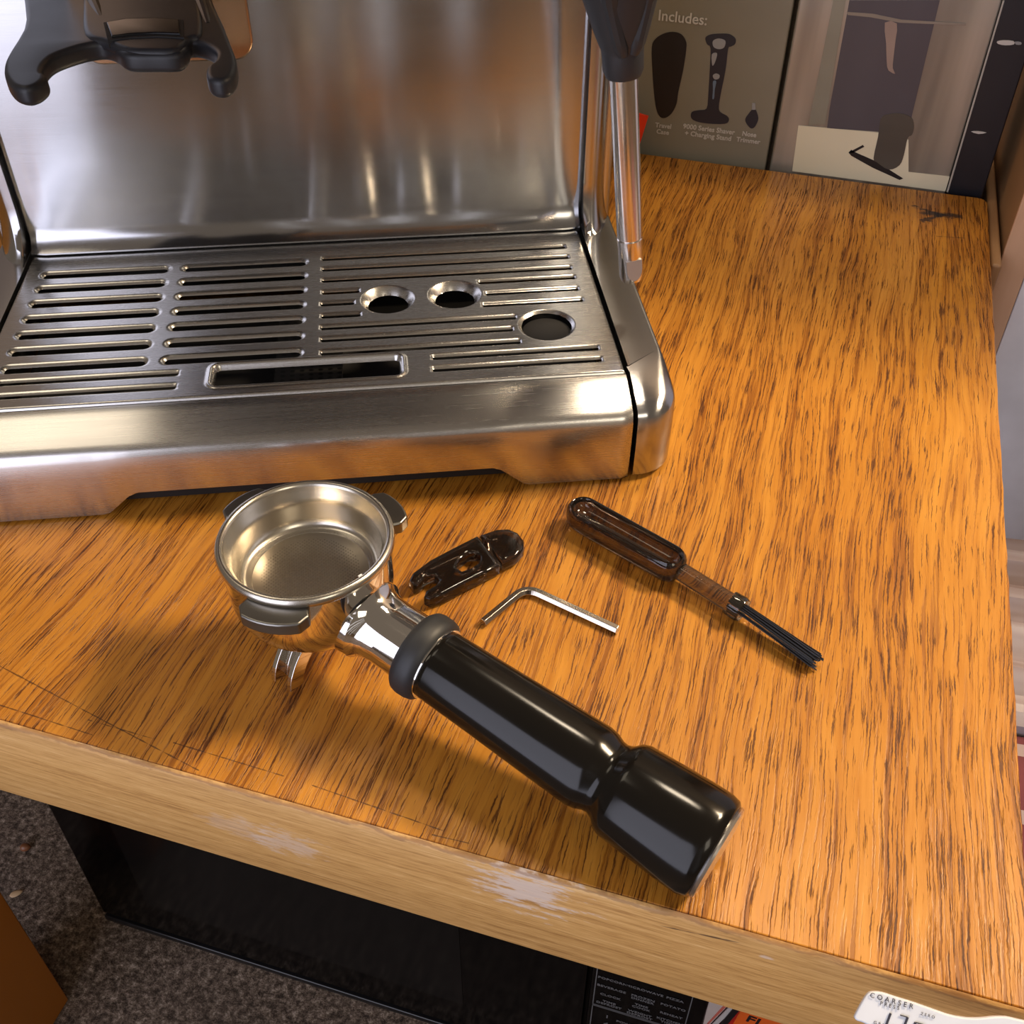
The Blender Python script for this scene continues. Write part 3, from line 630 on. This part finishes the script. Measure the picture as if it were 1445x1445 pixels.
# ------------------------------------------------------------------ microwave below
mw = thing('microwave', 'black microwave oven on the carpet under the desk', 'microwave', (0, 0, 0))
MX0, MX1, MY, MT = -.4175, .0358, .2937, -.235
mesh_obj('casing', box(MX0, MX1, MY+.010, MY+.33, FZ+.012, MT), BLACK, mw, bevel=.004)
cpx = PY(833, 1385, MY)[0]
MWG = plastic('black_glass', (.002, .002, .0022), .12, Specular_IOR_Level=.15)
mesh_obj('door', box(MX0, cpx-.002, MY, MY+.0098, FZ+.014, MT), MWG, mw, bevel=.003)
mesh_obj('door_window', box(MX0+.05, cpx-.085, MY-.0004, MY, FZ+.055, MT-.03), plastic('dark_mesh_glass', (.005, .005, .005), .16, Specular_IOR_Level=.2), mw, smooth=False)
mesh_obj('lower_trim', box(MX0+.002, MX1-.002, MY-.0014, MY+.008, FZ+.006, FZ+.0125), BLACK, mw, bevel=.0012)
mesh_obj('control_panel', box(cpx, MX1, MY, MY+.0098, FZ+.014, MT), MWG, mw, bevel=.002)
for x0, x1 in ((MX0+.02, MX0+.05), (MX1-.05, MX1-.02)): mesh_obj('foot', box(x0, x1, MY+.03, MY+.06, FZ, FZ+.012), RUBBER, mw)
INK = plastic('grey_key_print', (.13, .13, .13), .5)
cp_l, cp_r = cpx+.003, PY(976, 1410, MY)[0]
ztop = PY(838, 1362, MY)[2]+.03; zmid = PY(828, 1414, MY)[2]
def frame_line(x0, x1, z0, z1): return box(x0, x1, MY-.0003, MY, z0, z1)
for b_ in ((cp_l, cp_l+.0006, zmid+.002, ztop), (cp_r, cp_r+.0006, zmid-.02, ztop), (cp_l, cp_r, zmid+.0005, zmid+.0011), (cp_l, cp_r, zmid-.0011, zmid-.0005), (cp_l, cp_l+.0006, zmid-.05, zmid-.002)):
    mesh_obj('keypad_border', frame_line(*b_), INK, mw, smooth=False)
wcp = cp_r-cp_l
def key(s, fx, fz, sz=.0036): mesh_obj('key_print', text_mesh(s, sz, (cp_l+wcp*fx, MY-.0004, zmid+fz), (1, 0, 0), (0, 0, 1), 'CENTER', .0001, bold=.0001, spacing=1.1), INK, mw, smooth=False)
for s, fx, fz in (('POPCORN', .18, .0390), ('MICROWAVE', .52, .0390), ('PIZZA', .84, .0390), ('BEVERAGE', .18, .0285), ('FROZEN\nDINNER', .52, .0285), ('POTATO', .84, .0285), ('CLOCK', .18, .0175), ('TIME\nCOOK', .52, .0175), ('REHEAT', .84, .0170),
                  ('TIME\nDEFROST', .18, .0085), ('WEIGHT\nDEFROST', .52, .0065), ('KITCHEN\nTIMER', .84, .0085), ('POWER\nLEVEL', .84, -.0050)): key(s, fx, fz)
for s, fx, fz in (('1', .18, -.013), ('2', .60, -.013), ('POWER', .40, -.014), ('4', .18, -.024), ('5', .60, -.024)): key(s, fx, fz, .006 if len(s) == 1 else .0036)

# nut and seed on the carpet
def lump(px, py, a, b, c_, rz, mat, name, label, cat):
    p = P(px, py, FZ+c_*.8); rings = []
    for i in range(9):
        t = -1+2*i/8; r = math.sqrt(max(1-t*t, 0))*(1-.18*t)
        rings.append([(a*t, b*r*math.cos(2*PI*k/14)+1e-6*k, c_*r*math.sin(2*PI*k/14)) for k in range(14)])
    o = mesh_obj(name, loft(rings), mat, sub=1); o.location = (p[0], p[1], FZ+c_*.95); o.rotation_euler = (0, 0, rz); tag(o, label, cat)
lump(36, 1196, .0046, .0036, .0036, .3, plastic('nut_brown', (.20, .075, .03), .35), 'hazelnut', 'round brown nut on the dark carpet left of the microwave', 'nut')
lump(23, 1261, .0052, .0028, .0016, .75, plastic('seed_tan', (.62, .42, .23), .5), 'seed', 'pale tan seed on the dark carpet beside the orange leg', 'seed')

# ------------------------------------------------------------------ cartons behind the desk
SH = -.12; BY = .690
shelf = thing('low_shelf', 'brown low shelf behind the desk carrying the cartons', 'shelf', (0, 0, 0))
mesh_obj('shelf_board', box(-.6, .101, BY-.003, BY+.25, SH-.02, SH), CABWOOD, shelf, bevel=.001)
for x in (-.58, .081): mesh_obj('side_panel', box(x-.02, x+.02, BY, BY+.25, FZ, SH-.0201), CABWOOD, shelf)
def by(x, y): p = PY(x, y, BY); return p[0], p[2]
xs0, xs1 = by(1085, 235)[0], by(1335, 270)[0]; xs2 = by(1385, 280)[0]
sbx = thing('shaver_carton', 'olive grey carton printed with a pouch, a shaver on its stand and a trimmer', 'carton', (0, 0, 0))
def carton_mat(name, c1, c2, rough=.35, sc=(8, 8, 12)):
    m = M(name, rough=rough); n = m.noise(m.coord(sc), 1, 2); m.base(m.mix(n, c1, c2)); return m.m
OLIVE = carton_mat('olive_grey_card', (.20, .18, .13), (.32, .305, .25))
mesh_obj('carton_body', box(-.165, xs1-.1135-.0012+.0008, BY, BY+.07, SH, .24), OLIVE, sbx, bevel=.0012)
DKP = flat('print_black', (.012, .011, .013), .4); DKB = flat('print_navy', (.022, .024, .036), .35); LTP = flat('print_silver', (.33, .34, .36), .35); WHP = flat('print_white', (.60, .58, .54), .5)
def fprint(name, pts, mat, parent, d=.0004, smooth=3, yy=BY):
    q_ = [by(*p) for p in pts]; q_ = closed_smooth(q_, smooth) if smooth else q_
    n_ = len(q_); v_ = [(p[0], yy-d, p[1]) for p in q_]+[(p[0], yy, p[1]) for p in q_]
    return mesh_obj(name, pydata(v_, [tuple(range(n_))]+[(i, (i+1) % n_, n_+(i+1) % n_, n_+i) for i in range(n_)]), mat, parent, smooth=False)
def z3(x, y): return (900+x*230/1385, y*240/1445)
fprint('printed_pouch', [z3(*p) for p in [(120, 400), (150, 330), (220, 285), (300, 270), (370, 290), (410, 350), (412, 420), (385, 600), (345, 780), (330, 880), (290, 960), (235, 1000), (190, 990), (160, 930), (140, 800), (125, 600)]], DKP, sbx)
fprint('printed_shaver', [z3(*p) for p in [(575, 320), (620, 292), (700, 285), (780, 290), (832, 330), (825, 375), (790, 395), (768, 415), (745, 600), (705, 800), (690, 900), (700, 950), (760, 985), (775, 1020), (740, 1050), (600, 1048), (500, 1030), (455, 1000), (460, 950), (520, 935), (585, 920), (600, 800), (612, 600), (620, 410), (590, 375)]], DKB, sbx)
fprint('printed_shaver_face', [z3(*p) for p in [(640, 345), (690, 325), (745, 345), (735, 400), (690, 415), (645, 395)]], LTP, sbx, .0006)
fprint('printed_shaver_grip', [z3(*p) for p in [(630, 460), (675, 450), (660, 520), (635, 555)]], LTP, sbx, .0006)
fprint('printed_shaver_button', [z3(*p) for p in [(638, 640), (665, 622), (695, 635), (690, 665), (655, 672)]], LTP, sbx, .0006)
fprint('printed_shaver_button', [z3(*p) for p in [(640, 690), (668, 690), (655, 760), (650, 830), (635, 835), (640, 760)]], flat('print_blue', (.15, .22, .32), .4), sbx, .0006)
fprint('printed_trimmer', [z3(*p) for p in [(970, 930), (985, 925), (1003, 932), (1025, 1000), (1010, 1050), (985, 1085), (955, 1085), (920, 1040), (915, 1005), (945, 960)]], DKB, sbx)
fprint('printed_trimmer_tip', [z3(*p) for p in [(973, 875), (998, 875), (1002, 930), (972, 930)]], LTP, sbx, .0006, 0)
def ftext(s, px, py, size, parent, mat, align='LEFT', yy=BY, bold=.0001):
    p = by(px, py); mesh_obj('printed_text', text_mesh(s, size, (p[0], yy-.0005, p[1]), (1, 0, 0), (0, 0, 1), align, .0001, bold=bold), mat, parent, smooth=False)
ftext('Includes:', 928, 28, .0088, sbx, WHP)
ftext('Travel\nCase', 936, 180, .0042, sbx, WHP, 'CENTER')
ftext('9000 Series Shaver\n+ Charging Stand', 1000, 185, .0044, sbx, WHP, 'CENTER')
ftext('Nose\nTrimmer', 1057, 192, .0042, sbx, WHP, 'CENTER')

# silver-fronted carton; dark mug and cream counter laid on as flat coloured shapes
svb = thing('silver_carton', 'silvery glossy box showing a dark mug on a cream counter beside the olive carton', 'carton', (0, 0, 0))
def silver_mat():
    m = M('silver_foil_card', rough=.30, metal=.55); n = m.noise(m.coord((45, 1, 3)), 1, 3, .5)
    m.base(m.ramp(n, [(.3, (.18, .175, .165)), (.5, (.33, .32, .28)), (.7, (.52, .50, .44))])); return m.m
mesh_obj('carton_body', box(xs0+.0006, xs1, BY, BY+.08, SH, .24), silver_mat(), svb, bevel=.0015)
PU = carton_mat('flat_slate_violet', (.065, .06, .075), (.10, .095, .115), .3, (30, 1, 12))
CRM = carton_mat('flat_cream', (.72, .67, .48), (.85, .80, .62), .3, (10, 1, 20))
def z4(x, y): return (1080+x*365/1445, y*290/1148)
fprint('backdrop_shape', [z4(*p) for p in [(455, 0), (470, 0), (975, 0), (820, 640), (800, 745), (345, 715), (360, 600)]][1:], PU, svb, .0003, 0)
fprint('counter_shape', [z4(*p) for p in [(185, 700), (640, 740), (800, 780), (800, 960), (1030, 985), (1005, 1068), (150, 955)]], CRM, svb, .0004, 0)
fprint('mug_shape', [z4(*p) for p in [(645, 660), (690, 635), (760, 632), (815, 655), (830, 700), (820, 750), (795, 770), (775, 860), (750, 920), (690, 945), (625, 905), (605, 880), (630, 760)]], carton_mat('flat_mug_grey', (.06, .055, .05), (.11, .10, .085), .3, (4, 1, 60)), svb, .0007)
fprint('bar_shape', [z4(*p) for p in [(465, 850), (480, 835), (505, 850), (620, 900), (770, 995), (750, 1003), (600, 935), (480, 868)]], DKP, svb, .0006, 0)
fprint('bar_shape', [z4(*p) for p in [(465, 850), (545, 808), (553, 818), (490, 852)]], DKP, svb, .0006, 0)
fprint('shelf_line_shape', [z4(*p) for p in [(455, 65), (600, 75), (760, 108), (1120, 130), (1120, 140), (750, 125), (590, 95), (460, 82)]], flat('flat_tan', (.26, .22, .18), .4), svb, .0006, 0)
fprint('spout_shape', [z4(*p) for p in [(668, 125), (735, 130), (728, 220), (715, 330), (712, 380), (725, 410), (700, 400), (680, 370), (675, 240)]], flat('flat_pinkish', (.33, .24, .20), .4), svb, .0006, 2)
fprint('column_shape', [z4(*p) for p in [(380, 0), (450, 0), (335, 690), (240, 700)]], flat('flat_grey', (.27, .26, .21), .3), svb, .0005, 0)
# black carton at the right end
bkb = thing('black_carton', 'narrow black carton with white scuffs right of the silvery box', 'carton', (0, 0, 0))
mesh_obj('carton_body', box(xs1+.0006, xs2, BY-.0005, BY+.07, SH, .24), plastic('black_card', (.012, .012, .017), .38), bkb, bevel=.001)
fprint('white_scuff', [z4(*p) for p in [(1295, 228), (1330, 222), (1385, 226), (1388, 245), (1340, 250), (1300, 242)]], WHP, bkb, .0010, 2)
fprint('white_scuff', [z4(*p) for p in [(1395, 230), (1428, 232), (1428, 246), (1400, 246)]], flat('scuff_grey', (.3, .3, .3)), bkb, .0010, 2)
fprint('white_scuff', [z4(*p) for p in [(1150, 732), (1190, 730), (1235, 738), (1190, 745)]], WHP, bkb, .0010, 2)
fprint('edge_line', [(1415, 0), (1417.5, 0), (1338, 270), (1335.5, 270)], flat('pale_edge', (.45, .43, .38), .4), svb, .0012, 0)
# small black box with red flap, just right of the machine column
rb = thing('red_black_packet', 'small black packet with a bright red band behind the steam wand', 'packet', (0, 0, 0))
ry = .672
def r2(x, y, yy=ry): p = PY(x, y, yy); return (p[0], p[2])
a_, b_ = r2(835, 212)[0], r2(903, 205)[0]
mesh_obj('packet_body', box(a_, b_-.006, ry+.001, ry+.015, 0.0002, r2(850, 160)[1]), BLACK, rb, bevel=.0006)
q_ = [r2(*p) for p in [(835, 143), (868, 150), (915, 164), (903, 203), (880, 194), (835, 184)]]
mesh_obj('red_band', pydata([(p[0], ry-.001, p[1]) for p in q_]+[(p[0], ry+.001, p[1]) for p in q_], [tuple(range(6)), tuple(range(6, 12))]+[(i, (i+1) % 6, 6+(i+1) % 6, 6+i) for i in range(6)]), flat('red_orange_card', (.85, .045, .012), .4), rb, smooth=False)

# ------------------------------------------------------------------ cabinet and things to the right of the desk
cab = thing('side_cabinet', 'tan wooden cabinet with a white door standing right of the desk', 'cabinet', (0, 0, 0))
CY = float(PX(1400, 402, .1130)[1])
cl = PY(1400, 402, CY); crr = PY(1403, 490, CY); cx0 = cl[0]
cw = PY(1445, 391, CY)[0]-PY(1445, 291, CY)[0]
cx1 = cx0+abs(crr[0]-cx0)+.004
cx0 = .1130; cx1 = PY(1445, 391, CY)[0]
mesh_obj('side_panel', box(cx0, cx1, CY+.0015, 1.15, FZ, .35), CABWOOD, cab, bevel=.001)
mesh_obj('front_edge', box(cx0, cx1, CY-.001, CY+.0014, FZ, .35), PALEWOOD, cab, bevel=.0006)['label'] = 'pale front edge of the side panel'
zw = PY(1422, 787, CY)[2]
mesh_obj('white_door', box(cx1+.0005, cx1+.35, CY+.001, CY+.018, zw, .35), WHITE, cab, bevel=.001)['label'] = 'white cabinet door'
pine, pcol = pine_knot()
zk = PY(1425, 867, CY)[2]; kc = PY(1431, 846, CY)
d = pine.segd(pine.coord((1, 0, 1), rot=(PI/2, 0, 0)), (kc[0], 0), (kc[0]+.001, 0)) if False else None
sp = pine.node('ShaderNodeSeparateXYZ'); pine.L.new(pine.coord(), sp.inputs[0])
u_ = pine.math('SUBTRACT', sp.outputs[0], kc[0]); v_ = pine.math('MULTIPLY', pine.math('SUBTRACT', sp.outputs[2], kc[2]), 1.6)
rr2 = pine.math('SQRT', pine.math('ADD', pine.math('MULTIPLY', u_, u_), pine.math('MULTIPLY', v_, v_)))
pine.base(pine.mix(pine.math('SUBTRACT', 1, pine.step(rr2, .0008, .002)), pcol, (.10, .045, .02)))
mesh_obj('bottom_rail', box(cx0-.0, cx1+.35, CY-.004, CY+.02, zk, zw-.0005), pine.m, cab, bevel=.001)['label'] = 'knotty pine bottom rail'
rail = mesh_obj('back_ledge', box(DX1+.0015, cx0-.0018, CY-.022, 1.1, -.06, -.004), CABWOOD, cab, bevel=.002); rail['label'] = 'narrow ledge between desk and cabinet'
# folded fabrics on the floor right of the desk
def drape(name, label, cat, y0, y1, mat, z=-.10):
    rings = []
    for i in range(25):
        y = y0+(y1-y0)*i/24; rings.append([(.135+.36*k/10, y, z+.004*math.sin(i*1.3+k*.4)+.003*math.sin(k*1.1)) for k in range(11)]+[(.135+.36*(10-k)/10, y, FZ+.002) for k in range(11)])
    o = mesh_obj(name, loft(rings), mat, sub=0); tag(o, label, cat); return o
def wash():
    m = M('grey_mauve_cloth', rough=.8); n = m.noise(m.coord((3, 60, 3)), 1, 3, .5); m.base(m.ramp(n, [(.3, (.20, .13, .11)), (.5, (.34, .28, .30)), (.7, (.48, .44, .48))])); return m.m
def plaid():
    m = M('red_plaid_cloth', rough=.85); sp = m.node('ShaderNodeSeparateXYZ'); m.L.new(m.coord(), sp.inputs[0])
    f = m.math('FRACT', m.math('MULTIPLY', sp.outputs[1], 26)); g = m.math('FRACT', m.math('MULTIPLY', sp.outputs[0], 26))
    a = m.math('MAXIMUM', m.math('GREATER_THAN', f, .86), m.math('GREATER_THAN', g, .88)); m.base(m.mix(m.math('MULTIPLY', a, .7), (.16, .035, .045), (.50, .42, .42))); return m.m
ya, yb_, yc = P(1426, 868, -.10)[1], P(1436, 1030, -.10)[1], P(1440, 1200, -.12)[1]
drape('folded_blanket', 'grey mauve blanket folded right of the desk below the pine rail', 'blanket', yb_+.002, ya+.06, wash(), -.10)
drape('plaid_cloth', 'red plaid cloth folded right of the desk near its front corner', 'cloth', .12, yb_, plaid(), -.104)

# ------------------------------------------------------------------ bottom right: display card and packets
ty = DY0-.012
def tp(x, y, yy=None):
    p = PY(x, y, ty if yy is None else yy); return p
card = thing('display_card', 'white rounded card reading COARSER and 170 at the lower right front edge', 'card', (0, 0, 0))
# the card leans in a tilted plane facing the camera side
def z1(x, y): return (1195+x*250/1445, 1385+y*60/347)
pn = np.array([0, -.55, .83]); p0 = PY(1300, 1440, .146)
def cpn(x, y, lift=0.):
    d = ray(x, y); o = np.array([0, 0, CH]); return o+((p0+pn*lift-o)@pn)/(d@pn)*d
otl = [z1(*p) for p in [(65, 300), (70, 270), (130, 160), (170, 102), (210, 84), (290, 90), (400, 125), (560, 175), (730, 235), (850, 275), (980, 297), (1100, 298), (1200, 288), (1300, 288), (1380, 305), (1445, 320), (1800, 400), (1900, 700), (1300, 800), (700, 620), (180, 360), (90, 325)]]
loop = closed_smooth([cpn(*p) for p in otl], 3); n_ = len(loop)
mesh_obj('card_plate', pydata(list(loop)+[p-pn*.0022 for p in loop], [tuple(range(n_)), tuple(range(n_, 2*n_))]+[(i, (i+1) % n_, n_+(i+1) % n_, n_+i) for i in range(n_)]), plastic('white_glossy_plastic', (.74, .78, .86), .25), card, bevel=.0006)
CINK = flat('dark_ink', (.03, .03, .05), .5)
def ctext(s, a, b, up, size, bold=.0):
    A_, B_, U_ = cpn(*z1(*a), .0003), cpn(*z1(*b), .0003), cpn(*z1(*up), .0003)
    t_ = text_mesh(s, 1, (0, 0, 0), (1, 0, 0), (0, 1, 0), spacing=1.6); wd_ = max(v.co.x for v in t_.vertices); bpy.data.meshes.remove(t_)
    mesh_obj('printed_text', text_mesh(s, float(np.linalg.norm(B_-A_))/wd_, A_, B_-A_, U_-A_, 'LEFT', .00005, bold=bold, spacing=1.6), CINK, card, smooth=False)
ctext('COARSER', (185, 128), (540, 226), (215, 75), .0032)
ctext('PRESS', (268, 190), (425, 234), (288, 145), .0022)
ctext('ZERO', (600, 272), (715, 305), (615, 235), .0016)
ctext('GRIND', (215, 345), (375, 392), (235, 300), .0034)
def seg7(cx, cy, which, w_=38, h_=62, sk=.38):
    S_ = {'t': ((-1, -1), (1, -1)), 'm': ((-1, 0), (1, 0)), 'b': ((-1, 1), (1, 1)), 'tl': ((-1, -1), (-1, 0)), 'tr': ((1, -1), (1, 0)), 'bl': ((-1, 0), (-1, 1)), 'br': ((1, 0), (1, 1))}
    for s in which:
        (a, b), (c, d_) = S_[s]
        def q(a, b): return z1(cx+a*w_-b*h_*sk, cy+b*h_+a*w_*.28)
        A_, B_ = cpn(*q(a*.92 if b == d_ else a, b*.9), .0003), cpn(*q(c*.92 if b == d_ else c, d_*.9), .0003)
        mesh_obj('digit_segment', sweep([A_, B_], .0003 if b != d_ else .00018, 6), CINK, card)
seg7(318, 305, ['tr', 'br'], 20, 56); seg7(445, 335, ['t', 'tr', 'br'], 32, 58); seg7(572, 395, ['t', 'tl', 'tr', 'br', 'bl', 'b'], 32, 58)
mesh_obj('rear_prop', box(p0[0]+.005, p0[0]+.04, DY0-.018, DY0-.0022, -.047, -.036), WHITE, card)

# items beside the microwave
pp = thing('orange_packet', 'bright orange and red snack packet beside the microwave', 'packet', (0, 0, 0))
fy = .30
def q3(x, y): p = PY(x, y, fy); return (p[0], p[2])
def z5(x, y): return (815+x*260/1445, 1350+y*95/528)
def plate(name, pts, y0, th, mat, parent, lab=None):
    q_ = [(PY(*p, y0)[0], PY(*p, y0)[2]) for p in pts]; n_ = len(q_)
    return mesh_obj(name, pydata([(p[0], y0, p[1]) for p in q_]+[(p[0], y0+th, p[1]) for p in q_], [tuple(range(n_)), tuple(range(n_, 2*n_))]+[(i, (i+1) % n_, n_+(i+1) % n_, n_+i) for i in range(n_)]), mat, parent, smooth=False)
plate('packet_body', [z5(*p) for p in [(1290, 300), (1900, 300), (1900, 1500), (600, 1500), (900, 900), (1120, 540)]], fy, .03, flat('packet_red', (.50, .02, .012), .3), pp)
plate('orange_panel', [z5(*p) for p in [(1330, 330), (1850, 330), (1850, 1400), (800, 1400), (1180, 600)]], fy-.0008, .0008, flat('packet_orange', (.80, .13, .015), .3), pp)
tq = PY(*z5(1310, 500), fy-.001); mesh_obj('printed_text', text_mesh('FL', .012, (tq[0], fy-.0010, tq[2]), (1, 0, -.1), (.35, 0, 1), 'LEFT', .0001, bold=.0002), DKP, pp, smooth=False)
ps = thing('paper_sheet', 'white leaflet with red print edged by a grey strip beside the microwave', 'leaflet', (0, 0, 0))
plate('leaflet_page', [z5(*p) for p in [(1045, 280), (1260, 300), (1010, 560), (880, 1300), (800, 1300)]], fy-.0050, .001, flat('leaflet_white', (.50, .42, .36), .5), ps)
plate('red_print', [z5(*p) for p in [(1150, 380), (1175, 385), (1000, 560), (985, 560)]], fy-.0054, .0004, flat('leaflet_red', (.50, .12, .08), .5), ps)
plate('grey_strip', [z5(*p) for p in [(1255, 330), (1300, 340), (1010, 620), (900, 1300), (880, 1300), (990, 600)]], fy-.0060, .0008, flat('strip_grey', (.50, .47, .43), .3), ps)
plate('black_strip', [z5(*p) for p in [(1230, 395), (1290, 400), (1100, 620), (1000, 1300), (960, 1300), (1060, 600)]], fy-.0066, .0008, BLACK, ps)
